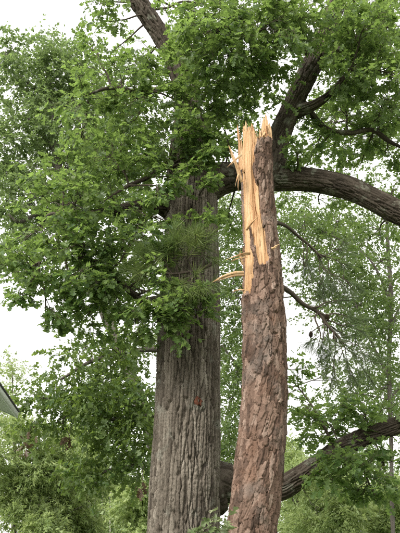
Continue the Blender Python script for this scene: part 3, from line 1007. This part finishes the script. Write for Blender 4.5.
br1 = pine_branch(pine, px_path([(276, 284, PY + .1, 7), (290, 292, PY + .2, 5), (303, 304, PY + .3, 4.5), (318, 312, PY + .4, 4), (328, 326, PY + .4, 3), (340, 338, PY + .45, 2)]),
                  [((352, 350, PY + .4), .95), ((345, 362, PY + .3), .9), ((330, 352, PY + .5), .8), ((362, 332, PY + .5), .75), ((325, 342, PY + .4), .7), ((355, 318, PY + .5), .6), ((340, 300, PY + .5), .5),
                   ((318, 345, PY + .3), .62), ((366, 356, PY + .5), .9), ((335, 375, PY + .4), .9), ((350, 375, PY + .5), .95), ((368, 372, PY + .6), .95), ((345, 335, PY + .6), .8)], 5, 48, mat=M['needle_dark'])
br2 = pine_branch(pine, px_path([(274, 222, PY + .1, 5), (286, 226, PY + .25, 3.5), (298, 236, PY + .4, 3), (310, 246, PY + .5, 2.5), (322, 258, PY + .6, 2)]),
                  [((328, 280, PY + .6), .8), ((345, 268, PY + .7), .9), ((335, 290, PY + .7), .95), ((312, 282, PY + .5), .7), ((340, 250, PY + .8), .95), ((352, 290, PY + .8), .95), ((322, 296, PY + .6), .9), ((305, 268, PY + .5), .6)], 5, 42, mat=M['needle_dark'])
cone_home = catmull(px_path([(276, 284, PY + .1, 7), (290, 292, PY + .2, 5), (303, 304, PY + .3, 4.5), (318, 312, PY + .4, 4), (328, 326, PY + .4, 3), (340, 338, PY + .45, 2)]), 50)
for (a, b, Y), ax in [((326, 314, PY + .35), (0.2, 0, -1)), ((311, 331, PY + .3), (-0.1, 0.2, -1)), ((333, 336, PY + .4), (0.5, 0, -1))]:
    cp = P(a, b, Y)
    o = link('pine_cone', cone_mesh(cp, np.array(ax), 0.075, 0.028), M['cone'], pine)
    w_ = Wood()
    hp = cone_home[np.linalg.norm(cone_home[:, :3] - cp, axis=1).argmin(), :3]
    w_.stem(with_r(bent(hp, cp + unit(np.array(ax)) * 0.02, 0.12, 4, 0.04), 0.007, 0.005), 5, 8)
    st = w_.build('cone_stalk', M['twig'], pine)

# ------------------------------------------------------------------ torn pine bough caught in the oak
bough = thing('pine_bough', 'torn pine bough with long drooping needles hanging across the oak trunk', 'pine bough', P(205, 270, 7.7))
pine_branch(bough, px_path([(216, 262, 7.75, 4), (203, 268, 7.7, 3.6), (188, 272, 7.65, 3.2), (172, 274, 7.6, 2.6), (160, 272, 7.55, 2)]),
            [((160, 255, 7.5), .8), ((170, 245, 7.5), .7), ((182, 248, 7.5), .6), ((195, 245, 7.5), .45), ((205, 238, 7.55), .3), ((178, 285, 7.5), .7), ((190, 288, 7.5), .5), ((152, 262, 7.5), .95),
             ((165, 288, 7.5), .85), ((200, 284, 7.5), .35), ((146, 274, 7.55), 1.0), ((190, 236, 7.6), .5)], 7, 55, 0.24)

# ------------------------------------------------------------------ trees behind
def clump_crown(lv, blobs, size, per_clump, clump_r, up=0.6, droop=0.2):
    """blobs: (cx, cy, Y, rx px, ry px, rz m, clumps). Leaves gather in clumps through the volume."""
    for cx, cy, Y, rx, ry, rz, n in blobs:
        k = M_PER_PX(cy, Y)
        c = P(cx, cy, Y) + ell(n, 0.15) * np.array((rx * k, rz, ry * k))
        for q in c:
            m = max(3, int(per_clump * rng.uniform(0.5, 1.5)))
            r = clump_r * rng.uniform(0.7, 1.4)
            kt = 5
            td = unit(rng.normal(size=(kt, 3)) * (1, 1, 0.55) + (0, 0, -0.1))
            wh = rng.integers(0, kt, m)
            f = rng.random(m) ** 0.7
            off = td[wh] * (f * r * 1.7)[:, None] + rng.normal(size=(m, 3)) * 0.09 * r
            off[:, 2] -= droop * r * f * f
            d = unit(td[wh] + rng.normal(size=(m, 3)) * 0.55 + (0, 0, -droop))
            nn = np.array((0, 0, up)) + rng.normal(size=(m, 3)) * 0.5
            lv.add(q + off, d, nn, size * rng.uniform(0.6, 1.25, m))


def back_tree(name, label, trunk_rows, branches, blobs, kit, size, per, cr_, leafm, barkm, group, droop=0.2, up=0.6, nsub=0):
    tp = px_path(trunk_rows)
    root = tp[0]
    if root[2] > 0:
        dx = tp[1][:3] - tp[0][:3]
        tp = np.vstack([[root[0], root[1], -0.2, root[3] * 1.5], [root[0], root[1], 0.3 * root[2], root[3] * 1.12], tp]) if root[2] > 0.6 else np.vstack([[root[0], root[1], -0.2, root[3] * 1.3], tp])
    t = thing(name, label, 'tree', (tp[0][0], tp[0][1], 0), group)
    L = np.linalg.norm(np.diff(tp[:, :3], axis=0), axis=1).sum()
    bark_limb('trunk', tp, int(rng.integers(1000)), barkm, t, nu=28, step=max(0.04, L / 140), depth=0.02, cw=0.07, ch=0.4, lump=0.05)
    paths = [catmull(tp, 60)]
    for b in branches:
        bp = px_path(b)
        bark_limb('branch', bp, int(rng.integers(1000)), barkm, t, nu=12, step=0.08, depth=0.01, cw=0.06, ch=0.3)
        paths.append(catmull(bp, 40))
    tw = Wood()
    lv = Leaves(kit)
    for b in blobs:
        c = P(b[0], b[1], b[2])
        d, q, r = nearest_on(paths, c)
        pth = with_r(bent(q, c, 0.10, 5, 0.025), min(max(0.014, 0.006 * d), r * 0.8), 0.008)
        tw.stem(pth, 5, 16)
        k = M_PER_PX(b[1], b[2])
        pc = catmull(pth, 16)
        for o in ell(max(4, b[6] // 6)) * np.array((b[3] * k, b[5], b[4] * k)):
            j = rng.integers(6, 16)
            tw.stem(with_r(bent(pc[j, :3], c + o, 0.10, 4, 0.035), 0.012, 0.004), 4, 8)
    tw.build('twigs', barkm, t)['kind'] = 'stuff'
    clump_crown(lv, blobs, size, per, cr_, up, droop)
    c = link('crown', lv.mesh('crown'), leafm, t)
    c['kind'] = 'stuff'
    print(name, sum(len(x) for x in lv.s))
    return t


BG = 'trees behind the oak and pine'
# tall small-leaved tree filling the upper left
back_tree('tall_tree', 'tall olive-green small-leaved tree filling the upper left against the white sky',
          [(172, 533, 15, 17), (150, 430, 15, 14), (112, 330, 15, 11), (70, 225, 15, 10), (55, 145, 15, 7.5), (50, 90, 15, 5), (46, 60, 15, 3)],
          [[(54, 210, 15, 6), (35, 215, 14.8, 4.5), (20, 222, 14.6, 4), (8, 215, 14.5, 3)], [(54, 150, 15, 5), (30, 120, 14.7, 3.5), (12, 118, 14.6, 3), (3, 130, 14.5, 2)], [(52, 105, 15, 4), (25, 80, 14.8, 3), (0, 66, 14.6, 2.5)],
           [(54, 160, 15, 5), (75, 130, 15.2, 3), (95, 90, 15.3, 2)]],
          [(25, 95, 15, 32, 34, 1.2, 70), (60, 75, 15, 34, 34, 1.2, 85), (12, 45, 14.8, 10, 12, .6, 12), (45, 50, 15, 18, 14, .8, 14), (85, 85, 15.4, 24, 30, 1, 50), (20, 150, 15, 30, 30, 1.2, 65), (60, 130, 15, 34, 34, 1.3, 80),
           (100, 125, 15.5, 28, 34, 1, 50), (28, 205, 15, 32, 28, 1.2, 60), (70, 190, 15.4, 34, 34, 1.2, 60), (18, 245, 15, 22, 16, 1, 20), (110, 180, 15.6, 28, 30, 1, 40), (130, 130, 15.8, 28, 28, 1, 22), (5, 180, 15, 14, 24, .8, 14)],
          BROAD, 0.11, 62, 0.28, M['olive_leaf'], M['grey_bark'], BG)
# oak standing behind the big trunk, its boughs showing on the left
back_tree('dark_oak', 'dark-leaved oak behind the big trunk, its low boughs hanging left over the paler trees', 
          [(185, 533, 13.5, 26), (185, 450, 13.5, 24), (184, 380, 13.5, 20), (182, 300, 13.5, 14), (180, 240, 13.5, 8)],
          [[(184, 420, 13.5, 8), (150, 415, 13.2, 5), (115, 420, 13, 4), (80, 405, 12.8, 3), (50, 400, 12.7, 2)], [(184, 350, 13.5, 8), (140, 350, 13.2, 5), (95, 360, 13, 4), (60, 380, 12.9, 2.5)], [(184, 460, 13.5, 7), (145, 465, 13, 4), (110, 470, 12.8, 3), (85, 480, 12.7, 2)]],
          [(80, 372, 13, 32, 22, 1, 30), (120, 360, 13.2, 32, 22, 1, 32), (60, 400, 12.8, 24, 14, .8, 16), (98, 402, 12.9, 34, 22, 1, 40), (135, 400, 13, 20, 28, .8, 28), (128, 436, 12.8, 26, 22, .9, 34), (104, 430, 12.7, 22, 12, .8, 12),
           (82, 470, 12.6, 20, 10, .6, 13), (92, 484, 12.6, 12, 7, .4, 4), (135, 466, 12.7, 16, 14, .6, 13), (36, 398, 12.7, 12, 10, .5, 6), (34, 428, 12.7, 16, 6, .5, 5), (62, 430, 12.7, 14, 7, .5, 5), (130, 335, 13.4, 26, 14, .8, 12), (85, 345, 13.4, 22, 10, .8, 8)],
          OAK_LOW, 0.125, 30, 0.26, M['oak_leaf_dark'], M['grey_bark'], BG, droop=0.5)
# light, thin-leaved tree at the right edge
back_tree('slender_tree', 'slender light-green tree with thin upright stem at the right edge above the low limb',
          [(393, 533, 15, 4), (391, 440, 15, 4), (389, 360, 15, 4.2), (391, 300, 15, 4.5), (388, 250, 15, 3.5), (386, 200, 15, 2)],
          [[(390, 380, 15, 3.5), (375, 350, 15, 2.5), (362, 320, 15, 2), (350, 290, 15, 1.5)], [(390, 330, 15, 3), (398, 310, 15, 2.5), (408, 280, 15, 2)], [(389, 400, 15, 3), (405, 380, 15, 2), (420, 360, 15, 1.5)], [(390, 300, 15, 3), (370, 260, 15, 2), (340, 240, 15, 1.5), (310, 225, 15, 1)]],
          [(350, 290, 15, 36, 36, 1, 34), (380, 260, 15, 30, 40, 1, 36), (385, 330, 15, 26, 36, 1, 36), (360, 350, 15, 34, 34, 1, 28), (330, 250, 15, 36, 30, 1, 22), (300, 225, 15.2, 26, 28, 1, 30), (305, 265, 15.2, 24, 30, .9, 22), (340, 218, 15.2, 34, 18, .9, 26), (385, 215, 15.2, 24, 26, .9, 20), (330, 275, 15.2, 30, 26, .9, 20), (365, 305, 15.2, 34, 30, .9, 26), (390, 420, 15, 20, 24, .8, 14), (380, 390, 15, 26, 24, .9, 24),
           (345, 395, 15, 26, 20, .9, 12), (375, 230, 15, 28, 16, .9, 9), (315, 310, 15.2, 20, 20, .9, 5)],
          BROAD, 0.09, 44, 0.24, M['light_leaf'], M['grey_bark'], BG)
# bright foliage seen between the two trunks
back_tree('bright_tree', 'bright green tree seen in the gap between oak and pine trunks',
          [(258, 533, 18, 10), (264, 420, 18, 8), (262, 300, 18, 5), (255, 200, 18, 3)],
          [[(263, 400, 18, 4), (240, 370, 18, 2.5), (222, 345, 18, 2)]],
          [(230, 300, 18, 26, 60, 1.4, 120), (230, 400, 18, 24, 60, 1.4, 120), (228, 225, 18, 26, 40, 1.4, 70), (232, 470, 18, 22, 40, 1.2, 70), (285, 215, 18.4, 22, 34, 1.2, 40), (315, 235, 18.4, 34, 34, 1.2, 46), (360, 240, 18.4, 40, 40, 1.2, 56), (345, 300, 18.4, 36, 36, 1.2, 34), (385, 310, 18.4, 26, 50, 1.2, 44), (380, 390, 18.4, 30, 40, 1.2, 44), (335, 380, 18.4, 22, 30, 1, 10), (385, 180, 18.6, 30, 24, 1, 22)],
          BROAD, 0.10, 52, 0.30, M['light_leaf'], M['grey_bark'], BG)
# far row, left to right
FAR = 'paler trees along the far edge'
def far_tree(label, cx, top, Y, w, h_px, nb, leafm, kit, size, per, cr_, name='far_tree', stem=5, barkm=None, **k):
    rows = [(cx, 545, Y, stem * 1.4), (cx + 2, (545 + top) / 2, Y, stem), (cx, top + 8, Y, stem * 0.4)]
    blobs = []
    for q in range(nb):
        f = (q + 0.5) / nb
        y = top + (h_px) * f
        ww = w * (0.35 + 0.65 * math.sin(math.pi * min(1, 0.25 + f * 0.75))) if h_px > 40 else w
        blobs.append((cx + rng.normal() * w * 0.35, y, Y + rng.normal() * 0.5, ww * rng.uniform(.5, .85), h_px / nb * rng.uniform(0.7, 1.3) + 3, 1.5, int(per[0] * rng.uniform(.7, 1.3))))
    br = [[(cx, top + h_px * f, Y, stem * .6), (cx + sg * w * .35, top + h_px * f - 12, Y - .3, stem * .35), (cx + sg * w * .7, top + h_px * f - 18, Y - .5, stem * .2)] for f, sg in ((.5, 1), (.65, -1), (.8, 1))]
    return back_tree(name, label, rows, br, blobs, kit, size, per[1], cr_, leafm, barkm or M['grey_bark'], FAR, **k)

pl, ll, ol = M['pale_leaf'], M['light_leaf'], M['olive_leaf']
far_tree('far pale tree rising highest at the left edge beside the roof corner', 12, 355, 46, 26, 90, 6, pl, SLIM, 0.24, (13, 60), .5, stem=2)
far_tree('soft pale-green tree in the bottom left corner below the roof', 14, 422, 27, 38, 125, 9, pl, SLIM, 0.17, (40, 95), .36, stem=3)
far_tree('soft feathery tree at the bottom left beside the corner one', 58, 432, 29, 36, 115, 9, pl, SLIM, 0.17, (40, 95), .36, stem=3)
far_tree('yellowish feathery tree below the dark hanging oak boughs', 86, 458, 31, 26, 90, 7, pl, SLIM, 0.17, (34, 95), .38, stem=3)
far_tree('bright rounded young tree touching the left side of the big oak trunk', 138, 484, 22, 22, 64, 6, pl, BROAD, 0.13, (30, 75), .3, stem=3)
far_tree('dim olive tree behind the thin pale stem', 108, 455, 44, 30, 90, 7, ol, SLIM, 0.28, (26, 60), .55, stem=2)
far_tree('tall olive tree hidden behind the dark oak boughs', 80, 400, 48, 36, 140, 8, ol, SLIM, 0.28, (22, 60), .6, stem=2)
far_tree('light tree just right of the pine trunk under the low limb', 296, 443, 30, 15, 100, 7, pl, SLIM, 0.17, (24, 85), .36, stem=3)
far_tree('yellow-green tree at the bottom right beneath the low limb', 335, 474, 26, 34, 74, 7, pl, SLIM, 0.16, (40, 95), .34, stem=3)
far_tree('pale yellow-green tree in the bottom right corner', 385, 484, 28, 34, 64, 6, pl, SLIM, 0.16, (40, 95), .36, stem=3)
far_tree('taller muted tree behind the bottom right corner trees', 365, 450, 42, 40, 100, 7, ol, SLIM, 0.28, (30, 60), .6, stem=2)
far_tree('muted tree seen past the pine trunk at the bottom', 312, 475, 40, 26, 80, 6, ol, SLIM, 0.28, (24, 60), .55, stem=2)

# thin pale bare stems in the wood at the lower left
for a, tp, Y, w, lb in [(102, 478, 36, 1.7, 'thin pale bare stem standing left of the bright young tree'), (110, 486, 40, 1.1, 'thinner grey stem just right of the pale bare stem'), (94, 488, 42, 1.0, 'faint slim stem just left of the pale bare stem')]:
    tr = px_path([(a, 540, Y, w * 1.3), (a + .3, 510, Y, w), (a + 1.2, tp, Y, w * .7)])
    tr = np.vstack([[tr[0][0], tr[0][1], -.1, tr[0][3]], tr])
    t = thing('bare_stem', lb, 'tree', (tr[0][0], tr[0][1], 0), 'bare stems in the far wood')
    bark_limb('trunk', tr, 5, M['pale_bark'], t, nu=12, step=.1, depth=.005)
    w_ = Wood()
    for k in range(4):
        b = catmull(tr, 20)[15 + k]
        w_.stem(with_r(bent(b[:3], b[:3] + (rng.normal() * .7, rng.normal() * .5, .7), .05, 4), .02, .006), 4, 5)
    w_.build('twigs', M['pale_bark'], t)['kind'] = 'stuff'

# dead brown leaf clusters caught in the hanging boughs
for k, (a, b, Y, nn, lb) in enumerate([(27, 441, 12.2, 16, 'brown dead leaf clump hanging left, nearest the roof corner'), (66, 441, 12.2, 9, 'small brown dead leaf clump between the roof and the oak boughs'),
                                       (140, 489, 11.5, 11, 'rusty dead leaf clump hanging beside the big oak trunk')]):
    c = P(a, b, Y)
    t = thing('dead_leaf_cluster', lb, 'dead leaves', c, 'brown dead leaf clumps')
    lv = Leaves(OAK); w_ = Wood()
    w_.stem(with_r(bent(c + (0.02, 0.3, .42), c - (0, 0, .12), .05, 4), .006, .003), 4, 6)
    sp = 0.11 if nn > 14 else 0.06
    off = rng.normal(size=(nn, 3)) * np.array((sp * .7, sp * .7, sp))
    lv.add(c + off, unit(rng.normal(size=(nn, 3)) * .5 + (0, 0, -1)), rng.normal(size=(nn, 3)), 0.14 * rng.uniform(.7, 1.2, nn))
    w_.build('stem', M['twig'], t)
    l = link('leaves', lv.mesh('leaves'), M['dead_leaf'], t); l['kind'] = 'stuff'

# ------------------------------------------------------------------ storm-torn oak sprig standing at the foot of the trunks
sp_t = thing('oak_sprig', 'torn oak sprig with pale upturned leaves at the bottom between the trunks', 'oak sprig', (P(205, 533, 6.5)[0] - .1, 6.4, 0))
w_ = Wood(); lv = Leaves(OAK)
root = np.array((P(205, 533, 6.5)[0] - .1, 6.4, -0.05))
mid = P(202, 535, 6.45)
w_.stem(np.array([np.append(root, .016), np.append(root * .5 + mid * .5 + (.05, 0, 0), .012), np.append(mid, .008)]), 6, 12)
for a, b in [(196, 530), (206, 526), (215, 519), (222, 525), (212, 532), (224, 531)]:
    spray(w_, lv, mid, P(a, b, 6.4 + rng.normal() * .05), 0.13, twigs=3, per=4, spread=.14, r=.004, droop=.5)
w_.build('stem', M['twig'], sp_t)
M['pale_under'] = leaf_mat('pale_under', [(0.07, 0.12, 0.035), (0.10, 0.15, 0.05), (0.24, 0.28, 0.15), (0.32, 0.34, 0.21)], 0.3, (0.2, 0.28, 0.08), back=(0.34, 0.36, 0.24))
p, d, n, s_ = lv.arrays()
for q in range(len(p)):
    me = leaf_me[q % 12].copy() if q < 12 else sp_me[q % 12]
    if q == 0:
        sp_me = []
    if q < 12:
        me.materials.clear(); me.materials.append(M['pale_under']); sp_me.append(me)
    o = bpy.data.objects.new('leaf', me); col.objects.link(o); o.parent = sp_t
    o.matrix_parent_inverse = Matrix.Translation(-Vector(sp_t.location))
    o.matrix_basis = leaf_matrix(p[q], d[q], n[q], s_[q])

# ------------------------------------------------------------------ house whose eave corner shows at the left
def box(name, lo, hi, mat, parent, shear=None):
    v = np.array([(x, y, z) for x in (lo[0], hi[0]) for y in (lo[1], hi[1]) for z in (lo[2], hi[2])], float)
    if shear is not None:
        v[:, 2] += (shear[0] - v[:, 0]) * shear[1]
    f = np.array([(0, 1, 3, 2), (4, 6, 7, 5), (0, 4, 5, 1), (2, 3, 7, 6), (0, 2, 6, 4), (1, 5, 7, 3)])
    return link(name, mesh_np(name, v, f, 4), mat, parent)


cor = P(18, 418, 7.0)
ex, ez = cor[0], cor[2]
hs = thing('house', 'house with pale painted eave and dark shingle roof, its corner poking in at the left', 'house', (ex - 3.5, 4.0, 0))
SL = 0.42
box('wall', (ex - 6.6, 1.6, -0.1), (ex - 0.45, 6.6, ez - 0.02), M['siding'], hs)
for sgn in (1, -1):
    mirror = (lambda x: x) if sgn == 1 else (lambda x: 2 * (ex - 3.525) - x)
    def slab(name, x0, x1, y0, y1, z0, z1, mat):
        v = []
        for x in (x0, x1):
            for y in (y0, y1):
                for z in (z0, z1):
                    v.append((mirror(x), y, ez + z + (ex - x) * SL))
        f = np.array([(0, 1, 3, 2), (4, 6, 7, 5), (0, 4, 5, 1), (2, 3, 7, 6), (0, 2, 6, 4), (1, 5, 7, 3)])
        if sgn == -1:
            f = f[:, ::-1]
        return link(name, mesh_np(name, np.array(v), f, 4), mat, hs)
    slab('soffit', ex - 3.525, ex - 0.022, 1.2, 6.978, 0.0, 0.018, M['paint'])
    slab('fascia', ex - 0.020, ex, 1.2, 7.0, -0.006, 0.062, M['paint'])
    slab('rake_board', ex - 3.525, ex - 0.022, 6.98, 7.0, -0.004, 0.062, M['paint'])
    slab('roof', ex - 3.525, ex + 0.012, 1.18, 7.015, 0.065, 0.080, M['shingle'])
# gable wall
gv = np.array([(ex - 6.6, 6.59, ez - .02), (ex - .45, 6.59, ez - .02), (ex - 3.525, 6.59, ez + 3.07 * SL), (ex - 6.6, 6.45, ez - .02), (ex - .45, 6.45, ez - .02), (ex - 3.525, 6.45, ez + 3.07 * SL)])
link('gable', mesh_np('gable', gv, np.array([(0, 1, 2), (5, 4, 3)]), 3), M['siding'], hs)
turn = Matrix.Translation((ex, 7.0, 0)) @ Matrix.Rotation(math.radians(6.8), 4, 'Z') @ Matrix.Translation((-ex, -7.0, 0))
for o in list(hs.children):
    o.data.transform(turn)
    o.data.update()
